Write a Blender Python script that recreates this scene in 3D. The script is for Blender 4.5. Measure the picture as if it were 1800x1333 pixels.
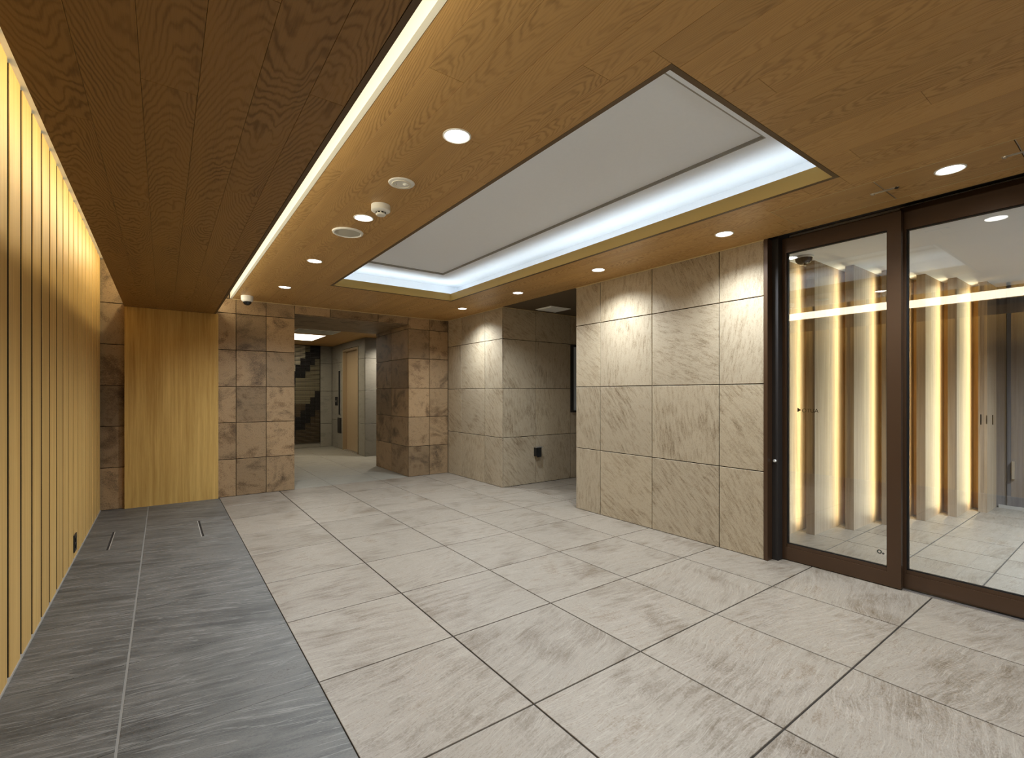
import bpy, bmesh, math, random
from mathutils import Vector, Matrix
random.seed(7)
for o in list(bpy.data.objects): bpy.data.objects.remove(o)
scene = bpy.context.scene
COL = scene.collection
PI = math.pi

# ------------------------------------------------------------------ camera
YAW = 0.63232
cam_d = bpy.data.cameras.new('camera'); cam = bpy.data.objects.new('camera', cam_d); COL.objects.link(cam)
cam.location = (0, 0, 1.1304); cam.rotation_euler = (PI/2, 0, -YAW)
cam_d.sensor_width = 36; cam_d.sensor_fit = 'HORIZONTAL'
cam_d.lens = 836.66/1800*36; cam_d.shift_y = (692.85-666.5)/1800; cam_d.clip_start = 0.02
scene.camera = cam

# ------------------------------------------------------------------ world, exposure
w = bpy.data.worlds.new('world'); scene.world = w; w.use_nodes = True
w.node_tree.nodes['Background'].inputs[0].default_value = (0.9, 0.95, 1, 1)
w.node_tree.nodes['Background'].inputs[1].default_value = 0.02
vs = scene.view_settings
vs.view_transform = 'Standard'; vs.look = 'None'; vs.gamma = 1.0; vs.use_curve_mapping = False
vs.exposure = 0.07
try:
    scene.cycles.max_bounces = 8; scene.cycles.diffuse_bounces = 5; scene.cycles.glossy_bounces = 3
    scene.cycles.transparent_max_bounces = 12; scene.cycles.sample_clamp_indirect = 6
    scene.cycles.use_denoising = True; scene.cycles.filter_width = 1.1
except Exception: pass

WARM = (1.0, 0.89, 0.58); WHITE = (0.84, 0.95, 1.07); COOL = (0.82, 0.93, 1.0); AMBER = (1.0, 0.84, 0.50)
P_DOWN = 27.0        # one downlight
P_COVE_TRAY = 0.88    # W per metre, tray cove
P_COVE_SLAT = 4.0    # W per metre, slat wall cove
P_COVE_SLOT = 2.5    # W per metre, slot beside the main ceiling
P_FIN = 4.2          # one vestibule LED

def area_light(name, loc, sx, sy, direction, power, color, spread=180):
    d = bpy.data.lights.new(name, 'AREA'); d.shape = 'RECTANGLE'; d.size = sx; d.size_y = sy
    d.energy = power; d.color = color; d.spread = math.radians(spread)
    o = bpy.data.objects.new(name, d); COL.objects.link(o); o.location = loc
    return o, d
def aim(o, zdir, xdir):
    z = -Vector(zdir).normalized(); x = Vector(xdir).normalized(); y = z.cross(x).normalized(); x = y.cross(z)
    o.rotation_euler = Matrix((x, y, z)).transposed().to_euler()
def strip_light(name, loc, length, width, along, facing, power, color, spread=180):
    o, d = area_light(name, loc, length, width, facing, power, color, spread); aim(o, facing, along); return o
# slat wall cove: an LED line under the cove top washing the slats
strip_light('cove_light', (-0.13, 2.25, 2.395), 7.5, 0.07, (0,1,0), (-1,0,-.45), P_COVE_SLAT*7.5, WARM)
# slot beside the main ceiling
strip_light('slot_light', (0.40, 2.25, 2.11), 7.5, 0.09, (0,1,0), (1,0,0.22), P_COVE_SLOT*7.5, (1.0, 0.92, 0.70))
# tray cove, four sides
for loc, L, al, fc in (((2.675, 2.843, 2.232), 4.0, (0,1,0), (.1,0,1)), ((1.270, 2.843, 2.232), 4.0, (0,1,0), (-.1,0,1)),
                      ((1.9725, 4.80, 2.232), 1.4, (1,0,0), (0,.1,1)), ((1.9725, 0.887, 2.232), 1.4, (1,0,0), (0,-.1,1))):
    strip_light('tray_light', loc, L, 0.03, al, fc, P_COVE_TRAY*L, COOL)

# ------------------------------------------------------------------ node helpers
class NT:
    def __init__(s, name):
        s.m = bpy.data.materials.new(name); s.m.use_nodes = True
        s.t = s.m.node_tree; s.b = s.t.nodes['Principled BSDF']; s.L = s.t.links
    def n(s, typ, **kw):
        x = s.t.nodes.new('ShaderNode'+typ)
        for k, v in kw.items(): setattr(x, k, v)
        return x
    def set(s, sock, v):
        if v is None: return
        if hasattr(v, 'is_output'): s.L.new(v, sock)
        else: sock.default_value = v
    def math(s, op, a, b=None, c=None):
        x = s.n('Math', operation=op)
        for i, v in enumerate((a, b, c)): s.set(x.inputs[i], v)
        return x.outputs[0]
    def vmath(s, op, a, b=None):
        x = s.n('VectorMath', operation=op); s.set(x.inputs[0], a); s.set(x.inputs[1], b); return x.outputs[0]
    def noise(s, vec, scale, detail=4, rough=.55, dist=0.0):
        x = s.n('TexNoise'); s.L.new(vec, x.inputs['Vector']); x.inputs['Scale'].default_value = scale
        x.inputs['Detail'].default_value = detail; x.inputs['Roughness'].default_value = rough
        x.inputs['Distortion'].default_value = dist
        return x.outputs['Fac']
    def ramp(s, fac, stops, interp='LINEAR'):
        x = s.n('ValToRGB'); x.color_ramp.interpolation = interp; s.L.new(fac, x.inputs[0])
        e = x.color_ramp.elements
        while len(e) < len(stops): e.new(.5)
        for i, (p, c) in enumerate(stops):
            e[i].position = p; e[i].color = (c[0], c[1], c[2], 1)
        return x.outputs[0]
    def mix(s, fac, a, b, mode='MIX'):
        x = s.n('Mix', data_type='RGBA', blend_type=mode); s.set(x.inputs[0], fac)
        for i, v in ((6, a), (7, b)):
            if isinstance(v, tuple): x.inputs[i].default_value = (v[0], v[1], v[2], 1)
            else: s.L.new(v, x.inputs[i])
        return x.outputs[2]
    def mapr(s, v, a, b, c, d):
        x = s.n('MapRange'); s.L.new(v, x.inputs[0])
        for i, q in enumerate((a, b, c, d)): x.inputs[i+1].default_value = q
        return x.outputs[0]
    def rnd(s): return s.n('ObjectInfo').outputs['Random']
    def obj(s): return s.n('TexCoord').outputs['Object']
    def offs(s, vec, r, k=(37.1, 53.7, 11.3)):
        c = s.n('CombineXYZ')
        for i in range(3): s.L.new(s.math('MULTIPLY', r, k[i]), c.inputs[i])
        return s.vmath('ADD', vec, c.outputs[0])
    def scale(s, vec, sc): return s.vmath('MULTIPLY', vec, sc)
    def out(s, color=None, rough=None, bump=None, bstr=.2, bdist=.01, spec=None, metal=None):
        if color is not None:
            if isinstance(color, tuple): s.b.inputs['Base Color'].default_value = (*color, 1)
            else: s.L.new(color, s.b.inputs['Base Color'])
        if rough is not None: s.set(s.b.inputs['Roughness'], rough)
        if spec is not None: s.b.inputs['Specular IOR Level'].default_value = spec
        if metal is not None: s.b.inputs['Metallic'].default_value = metal
        if bump is not None:
            x = s.n('Bump'); x.inputs['Strength'].default_value = bstr; x.inputs['Distance'].default_value = bdist
            s.L.new(bump, x.inputs['Height']); s.L.new(x.outputs[0], s.b.inputs['Normal'])
        return s.m

def srgb(r, g, b):
    f = lambda v: (v/255/12.92) if v/255 <= .04045 else ((v/255+.055)/1.055)**2.4
    return (f(r), f(g), f(b))
def plain(name, col, rough=.6, metal=0.0, spec=.4):
    return NT(name).out(col, rough, spec=spec, metal=metal)
def paint(name, col, rough=.8):
    t = NT(name); v = t.obj(); n = t.noise(v, 60, 4)
    return t.out(t.mix(t.mapr(n, .3, .7, 0, .25), col, tuple(c*.93 for c in col)), rough, n, .04, .002)
def glow(name, col, strength):
    t = NT(name); t.b.inputs['Emission Color'].default_value = (*col, 1); t.b.inputs['Emission Strength'].default_value = strength
    return t.out(col, .5)

def stone(name, stops, ang=(0.0, 0.0), stretch=(1.0, 5.0, 1.0), sc=4.0, tone=.16, tint=(1,1,1), rough=(.45,.65), vein=None, bstr=.25, blotch=.5, wobble=.12):
    """split-face stone tile: streaks along local X, turned by a random angle for each tile"""
    t = NT(name); r = t.rnd(); v = t.obj()
    vr = t.n('VectorRotate', rotation_type='Z_AXIS'); t.L.new(v, vr.inputs['Vector'])
    t.L.new(t.mapr(r, 0, 1, ang[0], ang[1]), vr.inputs['Angle'])
    v = t.offs(vr.outputs[0], r)
    wob = t.noise(v, 2.2, 2)
    cx = t.n('CombineXYZ'); t.L.new(t.math('MULTIPLY', wob, wobble), cx.inputs[1])
    vw = t.vmath('ADD', v, cx.outputs[0])
    vs_ = t.scale(vw, stretch)
    a = t.noise(vs_, sc, 6, .70, .3)
    b = t.noise(vw, 2.6, 3, .6, .8)
    f = t.noise(t.scale(vw, (1, 1.8, 1)), 90, 3, .8)
    fac = t.math('ADD', t.math('MULTIPLY', a, 1-blotch*.6), t.math('MULTIPLY', b, blotch*.6))
    fac = t.math('ADD', fac, t.math('MULTIPLY', t.math('SUBTRACT', f, .5), .42))
    col = t.ramp(fac, stops)
    if vein:
        vn = t.noise(t.scale(vw, (stretch[0]*.55, stretch[1]*1.5, 1)), sc*.8, 4, .6, .6)
        vf = t.math('MULTIPLY', t.mapr(t.math('ABSOLUTE', t.math('SUBTRACT', vn, .5)), 0, .022, 1, 0), vein[1])
        col = t.mix(vf, col, vein[0])
    r2 = t.math('FRACT', t.math('MULTIPLY', r, 17.37))
    col = t.mix(1.0, col, t.ramp(r2, [(0, tuple(1-tone+.0*c for c in tint)), (.5, (1,1,1)), (1, tuple(min(1.3,(1+tone*.8)*c) for c in tint))]), 'MULTIPLY')
    h = t.math('ADD', t.math('MULTIPLY', a, .6), t.math('MULTIPLY', f, .4))
    return t.out(col, t.mapr(f, .3, .7, rough[0], rough[1]), h, bstr, .006, spec=.35)

def oak(name, light, dark, ring_a=900., ring_b=15., tone=.06, depth=.75, rough=.42):
    """flat-sawn oak plank, length along local Y: rings cut to arches"""
    t = NT(name); r = t.rnd(); v = t.obj()
    r2 = t.math('FRACT', t.math('MULTIPLY', r, 91.7)); r3 = t.math('FRACT', t.math('MULTIPLY', r, 313.1))
    vo = t.offs(v, r)
    s = t.n('SeparateXYZ'); t.L.new(v, s.inputs[0])
    wx = t.math('ADD', s.outputs[0], t.mapr(r2, 0, 1, -.07, .07))
    n1 = t.noise(t.scale(vo, (9, 2.2, 1)), 1.0, 3, .5)
    n2 = t.noise(t.scale(vo, (34, 9, 1)), 1.0, 3, .55)
    wx = t.math('ADD', wx, t.math('MULTIPLY', t.math('SUBTRACT', n1, .5), .05))
    sgn = t.math('SUBTRACT', t.math('MULTIPLY', t.math('GREATER_THAN', r3, .5), 2), 1)
    q = t.math('MULTIPLY', t.math('MULTIPLY', wx, wx), ring_a)
    q = t.math('ADD', q, t.math('MULTIPLY', t.math('MULTIPLY', s.outputs[1], ring_b), sgn))
    q = t.math('ADD', q, t.math('MULTIPLY', n1, 9.0)); q = t.math('ADD', q, t.math('MULTIPLY', n2, 1.1))
    q = t.math('ADD', q, t.math('MULTIPLY', r, 50))
    ring = t.math('ADD', t.math('MULTIPLY', t.math('SINE', t.math('MULTIPLY', q, 6.2832)), .5), .5)
    ring = t.math('POWER', ring, 2.2)
    pore = t.noise(t.scale(vo, (260, 7, 1)), 1.0, 3, .6)
    broad = t.noise(t.scale(vo, (16, .8, 1)), 1.0, 3, .5)
    amp = t.mapr(t.noise(t.scale(vo, (7, 1.6, 1)), 1.0, 2), .35, .65, .25, 1.0)
    f = t.math('MULTIPLY', t.math('MULTIPLY', ring, amp), depth)
    f = t.math('ADD', f, t.math('MULTIPLY', t.mapr(pore, .45, .7, 0, 1), .22))
    f = t.math('ADD', f, t.math('MULTIPLY', t.math('SUBTRACT', broad, .5), .5))
    col = t.mix(t.math('MINIMUM', t.math('MAXIMUM', f, 0), 1), light, dark)
    rr = t.math('FRACT', t.math('MULTIPLY', r, 7.77))
    col = t.mix(1.0, col, t.ramp(rr, [(0, (1-tone,)*3), (1, (1+tone, 1+tone*.95, 1+tone*.85))]), 'MULTIPLY')
    return t.out(col, t.mapr(ring, 0, 1, rough, rough+.12), f, .12, .002, spec=.35)

def veneer(name, light, dark, sc=(60, 60, 1.0), tone=.1, rough=.5, contrast=1.0):
    """straight-grained veneer, grain along local Z"""
    t = NT(name); r = t.rnd(); v = t.offs(t.obj(), r)
    a = t.noise(t.scale(v, sc), 1.0, 6, .6, .2)
    b = t.noise(t.scale(v, (sc[0]*.18, sc[1]*.18, sc[2]*.5)), 1.0, 3)
    c = t.noise(t.scale(v, (sc[0]*6, sc[1]*6, sc[2]*10)), 1.0, 2)
    f = t.math('ADD', t.math('MULTIPLY', a, .62), t.math('ADD', t.math('MULTIPLY', b, .26), t.math('MULTIPLY', c, .12)))
    f = t.mapr(f, .5-.2/contrast, .5+.2/contrast, 0, 1)
    col = t.mix(f, light, dark)
    rr = t.math('FRACT', t.math('MULTIPLY', r, 7.77))
    col = t.mix(1.0, col, t.ramp(rr, [(0, (1-tone,)*3), (1, (1+tone,)*3)]), 'MULTIPLY')
    return t.out(col, rough, f, .08, .002, spec=.35)

def glass_mat(name, tint=(.97,.985,.98), ior=1.78):
    t = NT(name); t.t.nodes.remove(t.b)
    tr = t.n('BsdfTransparent'); tr.inputs[0].default_value = (*tint, 1)
    gl = t.n('BsdfGlossy'); gl.inputs['Roughness'].default_value = 0.0
    fr = t.n('Fresnel'); fr.inputs[0].default_value = ior
    mx = t.n('MixShader'); t.L.new(fr.outputs[0], mx.inputs[0]); t.L.new(tr.outputs[0], mx.inputs[1]); t.L.new(gl.outputs[0], mx.inputs[2])
    t.L.new(mx.outputs[0], t.t.nodes['Material Output'].inputs[0]); return t.m

# ------------------------------------------------------------------ materials
M = {}
M['floor'] = stone('beige_floor_stone', [(.31, srgb(92,77,59)), (.42, srgb(117,105,90)), (.54, srgb(137,126,111)), (.70, srgb(110,94,76))],
                   ang=(-.30,.30), stretch=(1.2,8.0,1), sc=4.6, tone=.05, rough=(.36,.52), vein=(srgb(176,166,150), .25), bstr=.2, blotch=.8)
M['floor_dark'] = stone('charcoal_floor_stone', [(.30, srgb(56,53,48)), (.45, srgb(82,79,73)), (.57, srgb(100,96,89)), (.75, srgb(74,68,60))],
                   ang=(.12,.34), stretch=(.9,5.5,1), sc=3.2, tone=.06, rough=(.42,.6), vein=(srgb(140,136,128), .5), bstr=.2, blotch=.6, wobble=.05)
M['wall_stone'] = stone('quartzite_wall_stone', [(.30, srgb(112,93,69)), (.42, srgb(153,136,110)), (.55, srgb(176,160,134)), (.74, srgb(134,114,87))],
                   ang=(.35,1.75), stretch=(1.3,7.0,1), sc=6.5, tone=.07, tint=(1,.99,.96), rough=(.5,.7), bstr=.3, blotch=.55, wobble=.06)
M['slate'] = stone('brown_slate_tile', [(.30, srgb(74,59,43)), (.40, srgb(126,103,75)), (.50, srgb(160,133,99)), (.60, srgb(122,97,68)), (.68, srgb(88,69,49)), (.80, srgb(146,124,97))],
                   ang=(-.6,.6), stretch=(1,1.8,1), sc=4.6, tone=.34, tint=(1,.98,.95), rough=(.45,.65), bstr=.5, blotch=1.1)
M['grey_stone'] = stone('grey_hall_stone', [(.28, srgb(112,106,94)), (.5, srgb(142,136,122)), (.75, srgb(126,118,104))],
                   ang=(-.3,.3), stretch=(1,4,1), sc=3, tone=.05, rough=(.4,.6), bstr=.2)
M['oak'] = oak('stained_oak', srgb(190,149,90), srgb(130,94,51), depth=.5)
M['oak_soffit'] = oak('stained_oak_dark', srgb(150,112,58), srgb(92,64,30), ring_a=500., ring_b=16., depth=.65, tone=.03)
M['oak_edge'] = plain('oak_edge', srgb(96,74,44), .5)
M['slat'] = veneer('honey_oak_slat', srgb(226,186,114), srgb(188,144,76), sc=(55,55,1.0))
M['slat_side'] = plain('slat_groove_dark', srgb(34,25,14), .8)
M['step_shade'] = plain('step_shade_grey', srgb(158,154,146), .8)
M['panel'] = veneer('honey_oak_panel', srgb(224,186,110), srgb(176,134,64), sc=(42,42,1.2), contrast=1.2)
M['fin'] = veneer('grey_brown_fin', srgb(184,164,138), srgb(136,114,88), sc=(50,50,1.2))
M['fin_dark'] = veneer('smoked_oak_door', srgb(122,114,108), srgb(84,76,72), sc=(40,40,1.0))
M['lift'] = plain('beige_lift_steel', srgb(162,140,108), .4, .1)
M['bronze'] = plain('bronze_frame', srgb(76,55,38), .34, .35, .5)
M['black'] = plain('black_gasket', srgb(22,22,22), .5)
M['pocket'] = plain('dark_pocket', srgb(36,30,26), .7)
M['white'] = paint('white_paint', (.82,.85,.89))
M['tray_white'] = paint('tray_white', (.86,.89,.93))
M['cream'] = paint('cream_paint', (.78,.74,.62))
M['tan'] = plain('tan_rim', srgb(182,152,86), .5)
M['trim'] = plain('pale_trim', srgb(200,178,132), .4, .2)
M['grout'] = plain('dark_grout', srgb(48,41,33), .9)
M['grout_wall'] = plain('wall_joint', srgb(58,48,36), .9)
M['grout_light'] = plain('pale_grout', srgb(158,150,138), .9)
M['grout_mid'] = plain('grey_grout', srgb(126,121,112), .9)
M['grout_dark'] = plain('charcoal_grout', srgb(58,56,53), .9)
M['niche_ceiling'] = paint('brown_ceiling_paint', srgb(92,76,52))
M['plaster'] = paint('grey_plaster', (.42,.40,.37))
M['plastic'] = plain('white_plastic', (.80,.79,.74), .45)
M['plastic_warm'] = plain('ivory_plastic', (.72,.68,.57), .5)
M['mesh'] = plain('speaker_mesh', (.50,.48,.40), .7)
M['dome'] = plain('black_dome', (.008,.01,.012), .08, 0, .6)
M['dark_metal'] = plain('dark_metal', srgb(48,46,44), .4, .5)
M['steel'] = plain('brushed_steel', (.55,.53,.50), .3, .9)
M['glass'] = glass_mat('clear_glass')
M['mirror'] = plain('window_glass', (.40,.43,.45), .3, .1)
M['ink'] = plain('sticker_ink', srgb(58,48,34), .6)
M['green'] = plain('sticker_green', srgb(24,70,60), .5)
M['lens'] = glow('downlight_lens', (1,.98,.93), 14.0)
M['tube'] = glow('hall_light_panel', (1,.92,.76), 9.0)
M['block_dark'] = plain('mosaic_black', srgb(34,32,30), .3)
M['block_mid'] = plain('mosaic_olive', srgb(120,112,88), .4)
M['block_light'] = plain('mosaic_pale', srgb(196,186,160), .4)
M['block_brown'] = plain('mosaic_brown', srgb(78,66,48), .4)

# ------------------------------------------------------------------ geometry helpers
def link(o, parent=None):
    COL.objects.link(o)
    if parent is not None: o.parent = parent
    return o
_cache = {}
def box_mesh(sx, sy, sz, ch=0.0, top_only=True):
    """box centred on the origin; ch chamfers the +Z face edges"""
    key = (round(sx,4), round(sy,4), round(sz,4), round(ch,4))
    if key in _cache: return _cache[key].copy() if False else _cache[key]
    x, y, z = sx/2, sy/2, sz/2
    if ch <= 0:
        v = [(-x,-y,-z),(x,-y,-z),(x,y,-z),(-x,y,-z),(-x,-y,z),(x,-y,z),(x,y,z),(-x,y,z)]
        f = [(3,2,1,0),(4,5,6,7),(0,1,5,4),(1,2,6,5),(2,3,7,6),(3,0,4,7)]
    else:
        c = min(ch, sz*.4)
        v = [(-x,-y,-z),(x,-y,-z),(x,y,-z),(-x,y,-z),(-x,-y,z-c),(x,-y,z-c),(x,y,z-c),(-x,y,z-c),
             (-x+c,-y+c,z),(x-c,-y+c,z),(x-c,y-c,z),(-x+c,y-c,z)]
        f = [(3,2,1,0),(0,1,5,4),(1,2,6,5),(2,3,7,6),(3,0,4,7),(4,5,9,8),(5,6,10,9),(6,7,11,10),(7,4,8,11),(8,9,10,11)]
    me = bpy.data.meshes.new('box'); me.from_pydata(v, [], f); me.update(); _cache[key] = me
    return me
_mcache = {}
def mobj(name, me, mat, parent=None, loc=(0,0,0), rot=None):
    key = (me.name, mat.name)
    if key not in _mcache:
        if len(me.materials) == 0: me.materials.append(mat); _mcache[key] = me
        else:
            c = me.copy(); c.materials.clear(); c.materials.append(mat); _mcache[key] = c
    o = bpy.data.objects.new(name, _mcache[key]); o.location = loc
    if rot is not None: o.rotation_euler = rot
    return link(o, parent)
def bx(name, x0, x1, y0, y1, z0, z1, mat, parent=None, ch=0.0):
    """world-aligned box (parents are at identity unless they are empties placed by hand)"""
    off = parent_off(parent)
    return mobj(name, box_mesh(x1-x0, y1-y0, z1-z0, ch), mat, parent, ((x0+x1)/2-off[0], (y0+y1)/2-off[1], (z0+z1)/2-off[2]))
def parent_off(p):
    o = Vector((0,0,0))
    while p is not None: o += p.location; p = p.parent
    return o
def boxes(name, lst, mat, parent=None):
    """one solid joined from several boxes (a single structural body)"""
    bm = bmesh.new()
    off = parent_off(parent)
    for (x0,x1,y0,y1,z0,z1) in lst:
        r = bmesh.ops.create_cube(bm, size=1.0)
        for v in r['verts']:
            v.co = Vector(((x0+x1)/2+v.co.x*(x1-x0), (y0+y1)/2+v.co.y*(y1-y0), (z0+z1)/2+v.co.z*(z1-z0))) - off
    me = bpy.data.meshes.new(name); bm.to_mesh(me); bm.free(); me.materials.append(mat)
    return link(bpy.data.objects.new(name, me), parent)
def lathe(name, prof, mat, parent=None, loc=(0,0,0), seg=32, smooth=True, axis='Z'):
    """prof: (r, z) pairs"""
    vs_, fs = [], []
    rings = []
    for (r, z) in prof:
        if r < 1e-6: rings.append([len(vs_)]); vs_.append((0,0,z))
        else:
            rings.append(list(range(len(vs_), len(vs_)+seg)))
            vs_ += [(r*math.cos(2*PI*i/seg), r*math.sin(2*PI*i/seg), z) for i in range(seg)]
    for a, b in zip(rings, rings[1:]):
        for i in range(seg):
            j = (i+1) % seg
            if len(a) == 1 and len(b) == 1: continue
            if len(a) == 1: fs.append((a[0], b[j], b[i]))
            elif len(b) == 1: fs.append((a[i], a[j], b[0]))
            else: fs.append((a[i], a[j], b[j], b[i]))
    me = bpy.data.meshes.new(name); me.from_pydata(vs_, [], fs)
    bm = bmesh.new(); bm.from_mesh(me); bmesh.ops.recalc_face_normals(bm, faces=bm.faces); bm.to_mesh(me); bm.free()
    if smooth:
        me.polygons.foreach_set('use_smooth', [True]*len(me.polygons))
        try: me.set_sharp_from_angle(angle=math.radians(35))
        except Exception: pass
    me.materials.append(mat)
    o = bpy.data.objects.new(name, me); o.location = loc
    return link(o, parent)
def structure(o): o['kind'] = 'structure'; return o
def thing(name, loc, label, cat, group=None):
    o = bpy.data.objects.new(name, None); o.location = loc; o.empty_display_size = .05; COL.objects.link(o)
    return tag(o, label, cat, group)
def tag(o, label, cat, group=None):
    o['label'] = label; o['category'] = cat
    if group: o['group'] = group
    return o
def dup(root):
    c = root.copy(); COL.objects.link(c)
    for ch in root.children:
        k = ch.copy(); COL.objects.link(k); k.parent = c
        for g in ch.children:
            d = g.copy(); COL.objects.link(d); d.parent = k
    return c
def cut(rect, hole):
    x0,x1,y0,y1 = rect; a0,a1,b0,b1 = hole
    if a1 <= x0 or a0 >= x1 or b1 <= y0 or b0 >= y1: return [rect]
    out = []
    if b0 > y0: out.append((x0,x1,y0,b0))
    if b1 < y1: out.append((x0,x1,b1,y1))
    m0, m1 = max(y0,b0), min(y1,b1)
    if a0 > x0: out.append((x0,a0,m0,m1))
    if a1 < x1: out.append((a1,x1,m0,m1))
    return [r for r in out if r[1]-r[0] > .008 and r[3]-r[2] > .008]

R90 = PI/2
# faces: tile local +Z is the visible face
def tile_floor(parent, x0,x1,y0,y1, mat, g=.0035, th=.012, z=0.0):
    return mobj('tile', box_mesh(x1-x0-2*g, y1-y0-2*g, th, .0012), mat, parent, ((x0+x1)/2,(y0+y1)/2,z-th/2))
def tile_wall_x(parent, X, y0,y1,z0,z1, mat, face=-1, g=.003, th=.014):
    """tile on a wall of constant X; face -1 looks to -X"""
    rot = (R90, 0, -R90) if face < 0 else (R90, 0, R90)
    return mobj('tile', box_mesh(y1-y0-2*g, z1-z0-2*g, th, .0015), mat, parent, (X - face*th/2, (y0+y1)/2, (z0+z1)/2), rot)
def tile_wall_y(parent, Y, x0,x1,z0,z1, mat, face=-1, g=.003, th=.014):
    rot = (R90, 0, 0) if face < 0 else (R90, 0, PI)
    return mobj('tile', box_mesh(x1-x0-2*g, z1-z0-2*g, th, .0015), mat, parent, ((x0+x1)/2, Y - face*th/2, (z0+z1)/2), rot)

# ================================================================== dimensions
XL, XR = -0.49, 3.30          # slat face, right tile face
YB, YN, YT = 6.06, 4.70, 3.43 # back wall, niche wall, free end of the right tile wall
YF = -1.60                    # wall behind the camera
ZC = 2.182                    # main ceiling
GX, GY = 0.49, 1.953          # floor grid origin
DX = 3.42                     # front of the sliding door
# ================================================================== floor
floor = structure(boxes('floor', [(-.6, DX+.02, YF-.1, YB, -.12, -.006), (DX+.02, 5.3, 3.3, YB, -.12, -.006)], M['grout']))
def grid(o, p, a, b):
    k = math.floor((a-o)/p+1e-6); out = [a]
    while True:
        k += 1; q = o+k*p
        if q >= b-1e-6: break
        if q > a+1e-6: out.append(q)
    return out+[b]
xs = grid(GX, .6, GX, DX+.015); ys = grid(GY, .6, YF, YB+.02)
for xa, xb in zip(xs, xs[1:]):
    for ya, yb in zip(ys, ys[1:]): tile_floor(floor, xa, xb, ya, yb, M['floor'])
for xa, xb in zip(grid(GX,.6,DX+.015,5.1), grid(GX,.6,DX+.015,5.1)[1:]):
    yy = grid(GY, .6, YT, YN)
    for ya, yb in zip(yy, yy[1:]): tile_floor(floor, xa, xb, ya, yb, M['floor'])
# charcoal border, pale joint down its length, access slots
HATCH = [(-.334, -.322, 4.51, 5.07), (.249, .261, 4.50, 5.07)]
for xa, xb in ((-.117, GX), (XL-.02, -.123)):
    for ya, yb in zip(ys, ys[1:]):
        rects = [(xa, xb, ya, min(yb, 6.03) if xa > -.3 else yb)]
        for h in HATCH: rects = [q for r_ in rects for q in cut(r_, h)]
        for q in rects:
            g = .0008
            mobj('dark_tile', box_mesh(q[1]-q[0]-2*g, q[3]-q[2]-2*g, .012, .0008), M['floor_dark'], floor, ((q[0]+q[1])/2, (q[2]+q[3])/2, -.006))
bx('joint', -.124, -.116, YF, YB, -.011, -.001, M['grout_mid'], floor)
for k, h in enumerate(HATCH):
    lab = 'dark slot with steel edge in charcoal floor, nearer the slatted wall' if k == 0 else 'dark slot with steel edge in charcoal floor, nearer the pale tiles'
    t = thing('floor_slot', ((h[0]+h[1])/2, (h[2]+h[3])/2, -.012), lab, 'floor slot', 'floor access slots')
    bx('channel', h[0]+.001, h[1]-.001, h[2]+.001, h[3]-.001, -.012, -.008, M['black'], t)
    e = h[1]+.001 if k == 0 else h[0]-.006
    bx('edge_strip', e, e+.005, h[2], h[3], -.004, .0006, M['grout_light'], t)

# ================================================================== left slatted wall
wall_left = structure(boxes('wall_left', [(-.66, XL-.028, YF-.1, YB, 0, 2.44)], M['pocket']))
pitch = .2105; y = 2.676 - 20*pitch
SLAT = bpy.data.meshes.new('slat')
_w, _h, _d, _c = (pitch-.036)/2, 1.2155, .030, .003
SLAT.from_pydata([(0,-_w,-_h),(0,_w,-_h),(0,_w,_h),(0,-_w,_h),(_d-_c,-_w,-_h),(_d-_c,_w,-_h),(_d-_c,_w,_h),(_d-_c,-_w,_h),(_d,-_w+_c,-_h),(_d,_w-_c,-_h),(_d,_w-_c,_h),(_d,-_w+_c,_h)], [],
                 [(3,2,1,0),(0,1,5,4),(1,2,6,5),(2,3,7,6),(3,0,4,7),(4,5,9,8),(5,6,10,9),(6,7,11,10),(7,4,8,11),(8,9,10,11)])
SLAT.materials.append(M['slat']); SLAT.materials.append(M['slat_side'])  # slat sides and back are darker than the face
for p_, k_ in zip(SLAT.polygons, (1,1,1,1,1,0,0,0,0,0)): p_.material_index = k_
while y + pitch < YB-.005:
    y0, y1 = y+.013, y+pitch-.013
    if y0 > YF:
        o = bpy.data.objects.new('slat', SLAT); o.location = (XL-.030, (y0+y1)/2, 1.2245); link(o, wall_left)
    y += pitch
bx('slat_base', XL-.02, XL+.004, YF, YB, 0, .009, M['grout_light'], wall_left)
# ------------------------------------------------------------------ back wall
ceil_t = .10
wall_back = structure(boxes('wall_back', [(-.66, 1.254, YB+.014, 7.28, 0, 2.6), (2.707, 3.6, YB+.014, 7.28, 0, 2.6), (1.254, 2.707, YB+.014, 7.28, 2.077, 2.6)], M['grout_wall']))
cols = [XL-.02, -.25, .05, .35, .651, .951, 1.254]
zs = [0, .41, .813, 1.213, 1.617, 2.02, ZC]
for xa, xb in zip(cols, cols[1:]):
    zz = zs[:-1]+[2.44] if xb <= .36 else zs
    for za, zb in zip(zz, zz[1:]): tile_wall_y(wall_back, YB, xa, xb, za, zb, M['slate'])
tile_wall_y(wall_back, YB, .351, .589, 2.185, 2.44, M['slate'])
for xa, xb in ((2.693, 3.008), (3.008, XR)):
    for za, zb in zip(zs, zs[1:]): tile_wall_y(wall_back, YB, xa, xb, za, zb, M['slate'])
for xa, xb in ((1.254, 1.66), (1.66, 2.27), (2.27, 2.693)): tile_wall_y(wall_back, YB, xa, xb, 2.077, ZC, M['slate'])
for ya, yb in ((YB+.016, 6.66), (6.66, 7.28)):
    for za, zb in zip(zs[:-1], zs[1:-1]+[2.075]): tile_wall_x(wall_back, 2.693, ya, yb, za, min(zb, 2.075), M['slate'])
    tile_wall_x(wall_back, 2.693, ya, yb, 2.022, 2.075, M['slate']) if False else None
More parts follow.
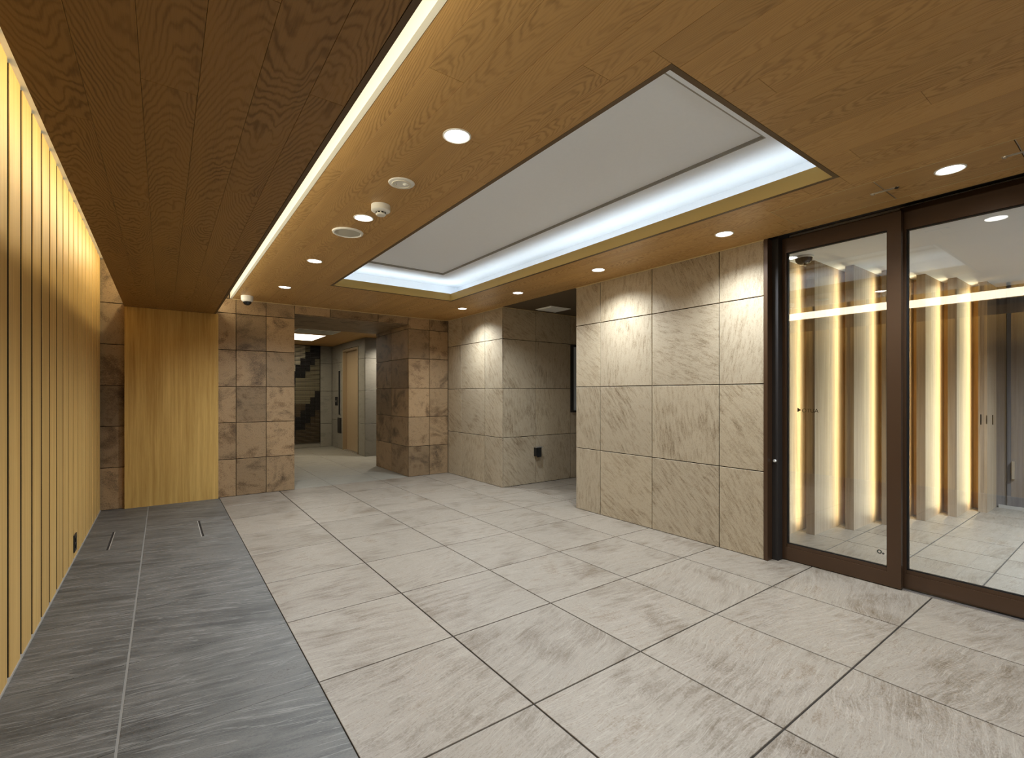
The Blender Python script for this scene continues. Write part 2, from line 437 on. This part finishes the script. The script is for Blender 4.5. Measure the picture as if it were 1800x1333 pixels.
bx('lintel_board', 1.254, 2.693, YB+.016, 7.28, 2.071, 2.079, M['slate'], wall_back)
# light oak panel in front of the back wall, up to the soffit
structure(bx('wall_panel', -.308, .479, 6.025, YB, 0, 1.993, M['panel']))

# ------------------------------------------------------------------ right tile wall
wall_right = structure(boxes('wall_right', [(XR+.014, XR+.12, 1.60, YT-.014, 0, 2.6)], M['grout_wall']))
zq = [0, .6, 1.2, 1.8, ZC]
for ya, yb in ((1.60, 1.925), (1.925, 2.522), (2.522, 3.107), (3.107, YT)):
    for za, zb in zip(zq, zq[1:]): tile_wall_x(wall_right, XR, ya, yb, za, zb, M['wall_stone'])
for za, zb in zip(zq, zq[1:]): tile_wall_y(wall_right, YT, XR+.014, XR+.12, za, zb, M['wall_stone'], face=1)
# corner wall between back wall and niche
wall_corner = structure(boxes('wall_corner', [(XR+.014, 5.4, YN+.014, YB+.02, 0, 2.6)], M['grout_wall']))
for ya, yb in ((YN, 5.09), (5.09, 5.68), (5.68, YB)):
    for za, zb in zip(zq, zq[1:]): tile_wall_x(wall_corner, XR, ya, yb, za, zb, M['wall_stone'])
for xa, xb in ((XR+.014, 3.82), (3.82, 4.42), (4.42, 5.10)):
    for za, zb in zip(zq, zq[1:]):
        if xa > 4.4 and za in (.6, 1.2): continue
        tile_wall_y(wall_corner, YN, xa, xb, za, zb, M['wall_stone'])
for za, zb in ((.6, .885), (1.79, 1.8)):
    tile_wall_y(wall_corner, YN, 4.42, 5.10, za, zb, M['wall_stone'])
wall_niche = structure(boxes('wall_niche', [(5.10, 5.25, 3.3, YN+.014, 0, 2.6), (3.42, 5.25, 3.2, 3.316, 0, 2.6)], M['plaster']))
win = structure(boxes('window_1', [(4.425, 4.45, YN-.03, YN+.014, .885, 1.79), (5.07, 5.095, YN-.03, YN+.014, .885, 1.79), (4.45, 5.07, YN-.03, YN+.014, .885, .91), (4.45, 5.07, YN-.03, YN+.014, 1.765, 1.79)], M['dark_metal']))
bx('pane', 4.45, 5.07, YN-.012, YN-.004, .91, 1.765, M['mirror'], win)
# wall behind the camera, and right wall beyond the doors
wall_front = structure(boxes('wall_front', [(-.66, 3.6, YF-.2, YF-.014, 0, 2.6)], M['grout_wall']))
xx = grid(GX, .6, XL, XR)
for xa, xb in zip(xx, xx[1:]):
    for za, zb in zip(zq, zq[1:]): tile_wall_y(wall_front, YF, xa, xb, za, zb, M['wall_stone'], face=1)
wall_side = structure(boxes('wall_side', [(XR+.014, XR+.12, YF, -.25, 0, 2.6)], M['grout_wall']))
for ya, yb in ((YF, -1.05), (-1.05, -.25)):
    for za, zb in zip(zq, zq[1:]): tile_wall_x(wall_side, XR, ya, yb, za, zb, M['wall_stone'])

# ================================================================== ceilings
RX0, RX1, RY0, RY1 = 1.325, 2.62, .942, 4.745   # tray opening
rim = .021
HP0, HP1, HY1 = 2.832, 3.185, 1.338             # door-gear access panels
XE = .612                                       # left edge of the main ceiling
ceiling = structure(boxes('ceiling', [(XE, RX0-.24, YF-.1, YB+.014, ZC+.012, 2.6), (RX1+.24, XR+.02, YF-.1, YB+.014, ZC+.012, 2.6),
        (RX0-.24, RX1+.24, YF-.1, RY0-.24, ZC+.012, 2.6), (RX0-.24, RX1+.24, RY1+.265, YB+.014, ZC+.012, 2.6),
        (XR+.02, XR+.12, 1.6, YB+.014, ZC+.012, 2.6)], M['pocket']))
cx = [XE] + [.69+.13*k for k in range(0, 20)] + [XR]
cx = [c for c in cx if c <= XR]
if cx[-1]-cx[-2] < .03: cx.pop(-2)
def plank(parent, q, z, mat):
    g = .0004
    return mobj('plank', box_mesh(q[1]-q[0]-2*g, q[3]-q[2]-2*g, .012, .0004), mat, parent, ((q[0]+q[1])/2, (q[2]+q[3])/2, z+.006), (PI, 0, 0))
for i, (xa, xb) in enumerate(zip(cx, cx[1:])):
    off = .494 + [0, .9, .3, 1.2, .6, 1.5][i % 6] - 3.6
    yy = [YF] + [off+1.8*k for k in range(0, 7) if YF+.05 < off+1.8*k < YB-.05] + [YB]
    for ya, yb in zip(yy, yy[1:]):
        rects = [(xa, xb, ya, yb)]
        for h in ((RX0-rim, RX1+rim, RY0-rim, RY1+rim), (HP0, HP1, YF, HY1)): rects = [q for r_ in rects for q in cut(r_, h)]
        for q in rects: plank(ceiling, q, ZC, M['oak'])
# left edge board of the main ceiling (facing the slot)
trim_1 = structure(bx('trim_1', XE-.021, XE-.001, YF, YB, ZC-.001, 2.44, M['cream']))
# rim of the tray
trim_2 = structure(boxes('trim_2', [(RX0-rim, RX0, RY0-rim, RY1+rim, ZC+.002, 2.262), (RX1, RX1+rim, RY0-rim, RY1+rim, ZC+.002, 2.262),
        (RX0, RX1, RY0-rim, RY0, ZC+.002, 2.262), (RX0, RX1, RY1, RY1+rim, ZC+.002, 2.262)], M['tan']))
for (a,b,c,d) in ((RX0-rim, RX0-.0005, RY0-rim, RY1+rim), (RX1+.0005, RX1+rim, RY0-rim, RY1+rim), (RX0, RX1, RY0-rim, RY0-.0005), (RX0, RX1, RY1+.0005, RY1+rim)):
    bx('edge_strip', a, b, c, d, ZC-.001, ZC+.002, M['oak_edge'], trim_2)
# white tray above the rim: trough, wall, ring and raised centre
TZ, IZ = 2.40, 2.418
TX0, TX1, TY0, TY1 = RX0-.215, RX1+.215, RY0-.215, RY1+.24
IX0, IX1, IY0, IY1 = 1.535, 2.412, 1.158, 4.535
tray = structure(boxes('ceiling_tray', [(TX0-.02, TX0, TY0-.02, TY1+.02, 2.19, 2.6), (TX1, TX1+.02, TY0-.02, TY1+.02, 2.19, 2.6),
        (TX0, TX1, TY0-.02, TY0, 2.19, 2.6), (TX0, TX1, TY1, TY1+.02, 2.19, 2.6),
        (TX0, IX0, TY0, TY1, TZ, 2.6), (IX1, TX1, TY0, TY1, TZ, 2.6), (IX0, IX1, TY0, IY0, TZ, 2.6), (IX0, IX1, IY1, TY1, TZ, 2.6),
        (TX0, RX0-rim, TY0, TY1, 2.186, 2.194), (RX1+rim, TX1, TY0, TY1, 2.186, 2.194), (RX0-rim, RX1+rim, TY0, RY0-rim, 2.186, 2.194), (RX0-rim, RX1+rim, RY1+rim, TY1, 2.186, 2.194)], M['tray_white']))
boxes('step_shade', [(IX0, IX0+.008, IY0, IY1, TZ+.001, IZ), (IX1-.008, IX1, IY0, IY1, TZ+.001, IZ), (IX0+.008, IX1-.008, IY0, IY0+.008, TZ+.001, IZ), (IX0+.008, IX1-.008, IY1-.008, IY1, TZ+.001, IZ)], M['step_shade'], tray)  # grey strips paint the shadow line along the inner step
bx('centre_panel', IX0, IX1, IY0, IY1, IZ, 2.6, M['tray_white'], tray)
# lowered soffit along the slatted wall
SZ = 1.995; SX0, SX1 = -.310, .440
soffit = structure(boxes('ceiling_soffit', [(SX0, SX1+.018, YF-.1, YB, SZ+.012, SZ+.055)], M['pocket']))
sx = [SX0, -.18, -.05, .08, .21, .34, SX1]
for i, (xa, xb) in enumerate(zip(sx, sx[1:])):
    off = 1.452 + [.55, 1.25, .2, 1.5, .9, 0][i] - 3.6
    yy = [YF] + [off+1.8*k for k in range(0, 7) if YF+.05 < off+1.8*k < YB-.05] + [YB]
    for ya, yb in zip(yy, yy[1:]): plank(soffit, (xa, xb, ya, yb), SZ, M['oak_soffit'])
bx('edge_strip', SX1+.001, SX1+.018, YF, YB, SZ-.001, SZ+.012, M['oak_edge'], soffit)
# cove top above the soffit
structure(bx('ceiling_cove', -.66, XE, YF-.1, YB+.014, 2.44, 2.6, M['white']))
# niche ceiling
structure(bx('ceiling_niche', XR+.12, 5.25, 3.2, YN+.014, ZC, 2.6, M['niche_ceiling']))
bx('board', XR+.0, XR+.12, YT+.0, YN, ZC, ZC+.012, M['niche_ceiling'], bpy.data.objects['ceiling_niche'])
# pale shadow-line trims along wall heads
tr = []
for (a,b,c,d) in ((XE, XR-.006, YB-.006, YB), (XR-.006, XR, YN-.006, YB-.006), (XR, 5.1, YN-.006, YN), (XR-.006, XR, 1.60, YT)): tr.append((a,b,c,d,ZC-.007,ZC))
for k, q in enumerate(tr): structure(bx('trim_%d' % (k+3), *q, M['trim']))

# ================================================================== elevator hall
HZ_ = 2.155; HB = 10.60; HXR = 2.94
floor_hall = structure(boxes('floor_hall', [(.2, 4.4, YB, HB+.1, -.12, -.006)], M['grout_dark']))
hx = grid(GX, .6, .2, 4.2); hy = grid(YB+.02, .6, YB+.02, HB)
for xa, xb in zip(hx, hx[1:]):
    for ya, yb in zip(hy, hy[1:]): tile_floor(floor_hall, xa, xb, ya, yb, M['grey_stone'], g=.0012)
wall_hall_back = structure(boxes('wall_hall_back', [(.2, HXR+.3, HB+.014, HB+.2, 0, 2.4)], M['grout_wall']))
for xa, xb in ((2.70, 2.94), (.6, 1.2), (1.2, 1.72), (.2, .6)):
    for za, zb in zip((0, .5, 1.19, 1.78), (.5, 1.19, 1.78, HZ_)): tile_wall_y(wall_hall_back, HB, xa, xb, za, zb, M['grey_stone'])
tile_wall_y(wall_hall_back, HB, 1.72, 2.70, 0, .107, M['grey_stone'])
wall_hall_right = structure(boxes('wall_hall_right', [(HXR+.014, HXR+.3, 8.514, 8.88, 0, 2.4), (HXR+.014, HXR+.3, 9.82, HB+.014, 0, 2.4), (HXR+.014, HXR+.3, 8.88, 9.82, 2.02, 2.4),
        (HXR+.10, HXR+.3, 8.88, 9.82, 0, 2.02), (HXR+.3, 4.4, 8.514, 8.7, 0, 2.4)], M['grout_wall']))
for ya, yb in ((8.514, 8.87), (9.83, HB)):
    for za, zb in zip((0, .59, 1.19, 1.78), (.59, 1.19, 1.78, HZ_)): tile_wall_x(wall_hall_right, HXR, ya, yb, za, zb, M['grey_stone'])
tile_wall_x(wall_hall_right, HXR, 8.87, 9.83, 2.03, HZ_, M['grey_stone'])
for xa, xb in ((HXR, 3.4), (3.4, 4.0), (4.0, 4.4)):
    for za, zb in zip((0, .59, 1.19, 1.78), (.59, 1.19, 1.78, HZ_)): tile_wall_y(wall_hall_right, 8.50, xa, xb, za, zb, M['grey_stone'])
structure(boxes('wall_hall_left', [(.0, .2, 7.28, HB+.2, 0, 2.4)], M['plaster']))
structure(boxes('wall_hall_side', [(4.4, 4.6, 7.28, 8.7, 0, 2.4), (3.6, 4.6, 7.1, 7.28, 0, 2.4)], M['plaster']))
# hall ceiling with two openings
LX0, LX1, LY0, LY1 = 1.30, 2.32, 8.68, 9.69
ceiling_hall = structure(boxes('ceiling_hall', [(.0, LX0, 7.28, HB+.2, HZ_+.012, HZ_+.03), (LX1, 4.6, 7.28, HB+.2, HZ_+.012, HZ_+.03), (LX0, LX1, 7.28, LY0, HZ_+.012, HZ_+.03), (LX0, LX1, LY1, HB+.2, HZ_+.012, HZ_+.03)], M['pocket']))
yy = [7.28, 8.68, 9.69, HB]
for xa, xb in zip(grid(.04, .26, .2, 4.4), grid(.04, .26, .2, 4.4)[1:]):
    for q in cut((xa, xb, 7.28, HB), (LX0, LX1, LY0, LY1)): plank(ceiling_hall, q, HZ_, M['oak'])
lt = thing('recessed_light_tray', ((LX0+LX1)/2, (LY0+LY1)/2, HZ_), 'square recessed light tray glowing in the elevator hall ceiling', 'ceiling light')
boxes('tray_side', [(LX0, LX0+.01, LY0, LY1, HZ_, 2.30), (LX1-.01, LX1, LY0, LY1, HZ_, 2.30), (LX0+.01, LX1-.01, LY0, LY0+.01, HZ_, 2.30), (LX0+.01, LX1-.01, LY1-.01, LY1, HZ_, 2.30)], M['white'], lt)
bx('light_panel', LX0+.01, LX1-.01, LY0+.01, LY1-.01, 2.30, 2.32, M['tube'], lt)
ac = thing('air_conditioner_grille', (2.02, 8.17, HZ_), 'pale rectangular air grille in the hall ceiling before the light tray', 'air grille')
bx('frame', 1.69, 2.34, 7.93, 8.41, HZ_-.012, HZ_, M['plastic_warm'], ac)
for k in range(6): bx('louvre', 1.72, 2.31, 7.965+.075*k, 8.005+.075*k, HZ_-.018, HZ_-.012, M['mesh'], ac)
# elevator
lift = structure(boxes('door_3', [(HXR-.008, HXR+.10, 8.88, 8.92, 0, 2.02), (HXR-.008, HXR+.10, 9.78, 9.82, 0, 2.02), (HXR-.008, HXR+.10, 8.92, 9.78, 1.98, 2.02)], M['lift']))
bx('door_leaf', HXR+.07, HXR+.095, 8.935, 9.78, .012, 1.98, M['lift'], lift)
bx('sill', HXR, HXR+.10, 8.92, 9.78, 0, .01, M['steel'], lift)
ind = thing('elevator_indicator', (HXR, 10.04, 1.15), 'tall thin black indicator strip beside the elevator door', 'indicator')
bx('strip', HXR-.008, HXR, 9.99, 10.09, .70, 1.61, M['black'], ind); bx('bezel', HXR-.004, HXR, 9.975, 10.105, .69, 1.62, M['steel'], ind)
cb = thing('call_button_plate', (HXR, 10.24, .98), 'small black call button plate on the elevator hall wall', 'call button')
bx('plate', HXR-.014, HXR, 10.17, 10.32, .89, 1.07, M['black'], cb); bx('button', HXR-.019, HXR-.014, 10.22, 10.27, .96, 1.0, M['steel'], cb)
hb = thing('elevator_panel_box', (HXR, 10.04, .48), 'dark rectangular cover plate low beside the elevator door', 'wall plate')
bx('cover', HXR-.012, HXR, 9.93, 10.15, .335, .63, M['dark_metal'], hb); bx('rim', HXR-.006, HXR, 9.92, 10.16, .325, .64, M['black'], hb)
# banded mosaic artwork
art = thing('mosaic_panel', (2.2, HB, .107), 'black and pale banded mosaic panel on the far hall wall', 'wall art')
bx('backing', 1.72, 2.69, HB-.012, HB+.010, .107, HZ_-.01, M['black'], art)
def ridges(wd, ht, n):
    bm = bmesh.new()
    for k in range(n):
        r_ = bmesh.ops.create_cube(bm, size=1.0)
        d = .014+.010*((k*7) % 3)/2
        for v in r_['verts']: v.co = Vector((v.co.x*(wd-.004), -d/2+v.co.y*d, -ht/2+(k+.5)*ht/n+v.co.z*(ht/n*.62)))
    me = bpy.data.meshes.new('ridges'); bm.to_mesh(me); bm.free(); return me
cw = .0955; bh = .1355; base = {}
for k in ('block_dark','block_mid','block_light','block_brown'):
    me = ridges(cw, bh, 5); me.materials.append(M[k]); base[k] = me
for i in range(10):
    for j in range(15):
        s_ = (j - .85*i + 3.2) % 8.0     # diagonal dark bands
        hgt = j/15
        if s_ < 2.6: kind = 'block_dark'
        elif hgt > .66 and i < 7: kind = 'block_light'
        elif hgt < .38: kind = 'block_brown'
        else: kind = 'block_mid'
        o = bpy.data.objects.new('block', base[kind]); o.location = (1.725+cw*(i+.5)-2.2, -.012, bh*(j+.5)+.003)
        link(o, art)

# ================================================================== vestibule
VZ = 2.2; VX1 = 6.73
floor_v = structure(boxes('floor_vestibule', [(DX+.02, VX1+.1, -1.3, 2.2, -.12, -.006)], M['grout']))
vx = grid(4.235, .409, DX+.10, VX1); vy = grid(.622, .406, -1.2, 1.9)
bx('threshold', DX+.02, DX+.10, -1.2, 1.9, -.012, -.001, M['dark_metal'], floor_v)
for xa, xb in zip(vx, vx[1:]):
    for ya, yb in zip(vy, vy[1:]): tile_floor(floor_v, xa, xb, ya, yb, M['floor'])
structure(bx('ceiling_vestibule', DX+.10, VX1+.1, -1.3, 2.2, VZ, 2.6, M['white']))
structure(bx('wall_vestibule_left', DX+.0, VX1+.1, 1.96, 2.2, 0, 2.6, M['fin_dark']))
structure(bx('wall_vestibule_right', XR+.12, VX1+.1, -1.3, -1.2, 0, 2.6, M['fin_dark']))
structure(bx('wall_vestibule_end', VX1, VX1+.1, -1.2, 1.96, 0, 2.6, M['fin_dark']))
FIN = [(3.77, 1.773), (4.205, 1.641), (4.612, 1.506), (5.03, 1.375), (5.468, 1.242), (5.865, 1.110), (6.305, .978)]
fl = ['first slim wood fin of the vestibule row, at the left door jamb', 'second slim wood fin in the vestibule row behind the left pane', 'third slim wood fin in the vestibule row behind the left pane',
      'fourth slim wood fin in the vestibule row, partly behind the door stile', 'fifth slim wood fin in the vestibule row behind the right pane', 'sixth slim wood fin in the vestibule row behind the right pane', 'last slim wood fin of the vestibule row, next to the dark end wall']
for k, (fx, fy) in enumerate(FIN):
    x1 = FIN[k+1][0]+.22 if k < 6 else VX1
    t = thing('wood_fin', (fx, fy, 0), fl[k], 'wood fin', 'stepped wood fins in the vestibule')
    bx('board', fx, x1, fy, fy+.062, 0, VZ, M['fin'], t)
    if k < 6:
        nx, ny = FIN[k+1]
        bx('slot_back', x1-.012, x1, ny+.062, fy, 0, VZ, M['slat'], t)
        strip_light('fin_light', (nx+.045, ny+.066, 1.1), 2.1, .012, (0,0,1), (-.5,1,0), P_FIN*(1.5 if k > 2 else 1.0), AMBER if k > 2 else WARM)
structure(boxes('wall_vestibule_return', [(3.54, 3.768, 1.80, 1.96, 0, VZ)], M['fin']))
door_4 = structure(bx('door_4', VX1-.018, VX1, -.1, .90, .03, VZ, M['fin_dark']))
bx('handle', VX1-.05, VX1-.018, .845, .865, .30, .47, M['steel'], door_4)
structure(bx('trim_9', VX1-.02, VX1, -1.2, .96, 0, .03, M['grout_light']))

# ------------------------------------------------------------------ sliding glass doors
structure(boxes('trim_10', [(XR-.004, XR+.06, 1.575, 1.60, 0, ZC)], M['bronze']))
structure(boxes('trim_11', [(XR+.06, DX+.10, 1.535, 1.64, 0, 2.3), (XR+.0, DX+.10, -.25, 1.575, 2.235, 2.3), (XR+.02, DX+.10, -.27, -.25, 0, 2.3)], M['pocket']))
def leaf(name, X, y0, y1, zb, zt, sw, railb, railt, near_gasket):
    d = structure(boxes(name, [(X, X+.04, y1-sw, y1, 0.006, zt), (X, X+.04, y0, y0+sw, 0.006, zt), (X, X+.04, y0+sw, y1-sw, zt-railt, zt), (X, X+.04, y0+sw, y1-sw, 0.006, railb-.022)], M['bronze']))
    bx('glazing_bead', X+.008, X+.032, y0+sw, y1-sw, railb-.022, railb, M['bronze'], d)
    bx('gasket', X+.012, X+.028, y0+sw, y1-sw, railb, railb+.006, M['black'], d)
    bx('gasket', X+.012, X+.028, y1-sw-.008, y1-sw, railb, zt-railt, M['black'], d)
    bx('gasket', X+.012, X+.028, y0+sw, y0+sw+.005, railb, zt-railt, M['black'], d)
    bx('gasket', X+.012, X+.028, y0+sw, y1-sw, zt-railt-.006, zt-railt, M['black'], d)
    bx('glass_pane', X+.016, X+.024, y0+sw+.004, y1-sw-.004, railb+.004, zt-railt-.004, M['glass'], d)
    return d
door_1 = leaf('door_1', DX, .885, 1.575, 0, 2.19, .066, .112, .10, True)
door_2 = leaf('door_2', DX+.055, -.25, .905, 0, 2.215, .03, .108, .13, False)
structure(bx('trim_12', DX+.012, DX+.036, -.24, .884, -.004, .004, M['steel']))
# stickers on the panes
def text_mesh(s, size):
    c = bpy.data.curves.new('txt', 'FONT'); c.body = s; c.size = size; c.extrude = .0004; c.align_x = 'LEFT'
    o = bpy.data.objects.new('txt', c); COL.objects.link(o)
    dg = bpy.context.evaluated_depsgraph_get(); me = bpy.data.meshes.new_from_object(o.evaluated_get(dg))
    bpy.data.objects.remove(o); return me
gx_ = DX+.0255
st = thing('door_sticker', (gx_, 1.44, .05), 'small AUTO lettering with arrow, seen mirrored on the left pane', 'sticker')
me = text_mesh('AUTO', .036); me.materials.append(M['ink'])
# text faces +X (outside), so from the lobby it reads mirrored
o = bpy.data.objects.new('lettering', me); o.rotation_euler = (R90, 0, R90); link(o, st)
st.location = (gx_, 1.322, 1.008)
ar = bpy.data.meshes.new('arrow'); ar.from_pydata([(0,.128,.0),(0,.128,.030),(0,.104,.015),(.0008,.128,.0),(.0008,.128,.030),(.0008,.104,.015)], [], [(0,1,2),(5,4,3),(0,3,4,1),(1,4,5,2),(2,5,3,0)])
ar.materials.append(M['ink']); link(bpy.data.objects.new('arrow', ar), st)
s2 = thing('door_sticker', (DX+.055+.0248, .567, .995), 'three short vertical marks in a row on the right pane', 'sticker')
for k, (yy_, hh) in enumerate(((0, .055), (-.022, .045), (-.045, .05))): bx('mark', s2.location.x, s2.location.x+.0008, .567+yy_-.0022, .567+yy_+.0022, .995-hh/2, .995+hh/2, M['ink'], s2)
s3 = thing('door_sticker', (gx_, .995, .19), 'tiny green ring sticker at the bottom corner of the left pane', 'sticker')
lathe('ring', [(.006,0),(.0125,0),(.0125,.001),(.006,.001),(.006,0)], M['green'], s3, seg=20).rotation_euler = (0, R90, 0)
dsk = lathe('dot', [(0,0),(.006,0),(.006,.001),(0,.001)], M['black'], s3, (0,-.019,-.007), seg=12); dsk.rotation_euler = (0, R90, 0)
lk = thing('door_lock', (XR+.06, 1.556, .675), 'tiny white lock barrel in the dark door pocket', 'lock')
l_ = lathe('barrel', [(0,.012),(.008,.012),(.010,.008),(.010,0),(0,0)], M['plastic'], lk, seg=16); l_.rotation_euler = (0, -R90, 0)
l2 = lathe('keyhole', [(0,.0135),(.003,.0135),(.003,.012),(0,.012)], M['black'], lk, seg=10); l2.rotation_euler = (0, -R90, 0)

# ------------------------------------------------------------------ ceiling access panels over the doors
py = [HY1, .846, .36, -.12, -.60, -1.08, YF]
pl = ['wooden ceiling access panel at the tile wall end of the door row', 'wooden ceiling access panel holding the downlight before the right pane', 'wooden ceiling access panel at the right picture edge']
for k, (yb, ya) in enumerate(zip(py, py[1:])):
    lab = pl[k] if k < 3 else 'wooden ceiling access panel behind the camera'
    t = thing('ceiling_access_panel', ((HP0+HP1)/2, (ya+yb)/2, ZC), lab, 'access panel', 'access panels over the sliding doors')
    o = mobj('board', box_mesh(HP1-HP0-.010, yb-ya-.004, .014, .0008), M['oak'], t, (0,0,.007), (PI,0,0))
    bx('edge_strip', HP0, HP0+.004, ya, yb, ZC-.001, ZC+.012, M['trim'], t)
    bx('edge_strip', HP1-.004, HP1, ya, yb, ZC-.001, ZC+.012, M['trim'], t)
    bx('edge_strip', HP0+.004, HP1-.004, yb-.004, yb-.0015, ZC-.0012, ZC+.012, M['steel'] if k else M['trim'], t)
    if k in (1, 2):
        c_ = bx('latch', 2.997, 3.013, yb-.06, yb+.06, ZC-.004, ZC, M['steel'], t)
        lathe('latch_pin', [(0,-.008),(.007,-.008),(.009,-.004),(.009,0)], M['steel'], t, (3.005-(HP0+HP1)/2, yb+.05-(ya+yb)/2, 0), seg=12)
        lathe('latch_pin', [(0,-.008),(.007,-.008),(.009,-.004),(.009,0)], M['dark_metal'], t, (3.005-(HP0+HP1)/2, yb-.05-(ya+yb)/2, 0), seg=12)

# ================================================================== downlights
def downlight(loc, label, group, power=P_DOWN, color=WHITE, cone=140, blend=1.0):
    global DL
    if DL is None:
        t = thing('downlight', loc, label, 'downlight', group)
        lathe('trim_ring', [(.049,.0),(.049,-.002),(.053,-.004),(.058,-.002),(.058,.0)], M['plastic'], t)
        lathe('lens', [(0,-.0022),(.035,-.0020),(.049,-.0012),(.049,0),(0,0)], M['lens'], t)
        DL = t
    else:
        t = dup(DL); t.location = loc; t['label'] = label; t['group'] = group
    d = bpy.data.lights.new('downlight_beam', 'SPOT'); d.energy = power*4*PI/3; d.color = color
    d.spot_size = math.radians(cone); d.spot_blend = blend; d.shadow_soft_size = .04
    o = bpy.data.objects.new('downlight_beam', d); COL.objects.link(o); o.location = (loc[0], loc[1], loc[2]-.012)
    return t
DL = None
gl_, gr_ = 'downlights left of the ceiling tray', 'downlights right of the ceiling tray'
for yv, lab in ((1.697, 'largest glowing downlight, left of the tray, nearest the camera'), (2.816, 'downlight between the smoke detector and the round speaker'),
                (3.957, 'downlight left of the tray, next beyond the round speaker'), (5.10, 'farthest downlight left of the tray, near the white dome camera'),
                (.57, 'downlight left of the tray, above the camera'), (-.55, 'downlight left of the tray, behind the camera')):
    downlight((.965, yv, ZC), lab, gl_)
for yv, lab in ((.585, 'downlight in the access panel above the right glass pane'), (1.698, 'downlight by the end of the tile wall next to the doors'), (2.82, 'downlight above the middle of the pale tile wall'),
                (3.952, 'downlight before the opening of the side niche'), (5.09, 'farthest small downlight right of the tray, by the corner wall'), (-.55, 'downlight right of the tray, behind the camera')):
    downlight((2.972, yv, ZC), lab, gr_)
downlight((3.30, 8.12, HZ_), 'downlight in the elevator hall, hidden behind the stone jamb', 'hall downlights', P_DOWN*.9, (1,.95,.86))
downlight((4.3, -.35, VZ), 'added unseen downlight in the vestibule ceiling, right of the view', 'added vestibule downlights', P_DOWN*4.4, (.78,.93,1.12))  # both vestibule lamps are added out of view to brighten it
downlight((5.6, -.35, VZ), 'farther added unseen downlight in the vestibule ceiling, right of the view', 'added vestibule downlights', P_DOWN*4.4, (.78,.93,1.12))

# ------------------------------------------------------------------ ceiling devices
em = thing('emergency_light', (.958, 2.239, ZC), 'flat round ivory emergency light on the wood ceiling, beyond the nearest downlight', 'emergency light')
lathe('plate', [(0,-.006),(.05,-.006),(.062,-.004),(.065,0),(0,0)], M['plastic'], em)
lathe('cover_ring', [(.038,-.006),(.040,-.009),(.046,-.009),(.048,-.006)], M['plastic_warm'], em)
lathe('lamp', [(0,-.014),(.008,-.013),(.013,-.009),(.014,-.006)], M['plastic'], em, (.018,-.01,0), 16)
lathe('test_button', [(0,-.011),(.004,-.011),(.005,-.006)], M['mesh'], em, (-.024,.012,0), 10)
sm = thing('smoke_detector', (.979, 2.575, ZC), 'white drum smoke detector between emergency light and downlight', 'smoke detector')
lathe('base', [(0,0),(.052,0),(.052,-.030),(.048,-.034),(.030,-.038),(0,-.038)], M['plastic'], sm)
lathe('sensor_cap', [(.022,-.036),(.026,-.046),(.028,-.050),(.024,-.056),(0,-.057)], M['plastic'], sm)
for k in range(8):
    a = 2*PI*k/8; v_ = bx('vent', .979-.001, .979+.001, 2.575-.001, 2.575+.001, 2.1, 2.11, M['black'], sm)
    v_.data = box_mesh(.012, .004, .007); v_.data.materials.clear(); v_.data.materials.append(M['black'])
    v_.location = (.0255*math.cos(a), .0255*math.sin(a), -.043); v_.rotation_euler = (0, 0, a+R90)
sp = thing('ceiling_speaker', (.967, 3.125, ZC), 'large round ivory ceiling speaker with mesh face', 'speaker')
lathe('rim', [(.078,-.004),(.084,-.010),(.094,-.008),(.097,0),(.078,0)], M['plastic'], sp, seg=40)
lathe('grille', [(0,-.008),(.05,-.0075),(.079,-.005),(.079,0)], M['mesh'], sp, seg=40)
dc = thing('dome_camera', (.726, 5.80, ZC), 'white dome security camera at the back wall corner of the ceiling', 'camera')
lathe('housing', [(0,0),(.058,0),(.060,-.01),(.058,-.045),(.050,-.058),(.042,-.062)], M['plastic'], dc)
lathe('dome', [(.042,-.058),(.040,-.074),(.028,-.092),(.012,-.099),(0,-.100)], M['dome'], dc)
d2 = thing('dome_camera', (4.02, 1.645, VZ), 'black dome security camera on the vestibule ceiling behind the left pane', 'camera')
lathe('housing', [(0,0),(.066,0),(.066,-.012),(.060,-.016)], M['plastic'], d2)
lathe('dome', [(.060,-.014),(.056,-.034),(.040,-.054),(.018,-.064),(0,-.066)], M['dome'], d2)
vc = thing('ceiling_vent', (3.888, 4.445, ZC), 'white square vent cover on the dark niche ceiling', 'vent')
bx('frame', 3.725, 4.05, 4.30, 4.59, ZC-.006, ZC, M['plastic'], vc); bx('cover', 3.745, 4.03, 4.32, 4.57, ZC-.013, ZC-.006, M['plastic'], vc)
# wall devices
ob = thing('outlet_box', (3.829, YN, .39), 'black weatherproof outlet box low on the niche tile wall', 'outlet')
boxes('body', [(3.787, 3.871, YN-.05, YN, .345, .452)], M['dark_metal'], ob); bx('hood', 3.782, 3.876, YN-.065, YN, .452, .464, M['steel'], ob); bx('flap', 3.797, 3.861, YN-.06, YN-.05, .335, .44, M['black'], ob)
wo = thing('wall_outlet', (XL, 4.40, .112), 'small black wall outlet near the floor on the slatted wall', 'outlet')
bx('plate', XL, XL+.006, 4.345, 4.455, .055, .17, M['dark_metal'], wo)
for dz in (-.022, .022): bx('socket', XL+.006, XL+.009, 4.375, 4.425, .112+dz-.012, .112+dz+.012, M['black'], wo)
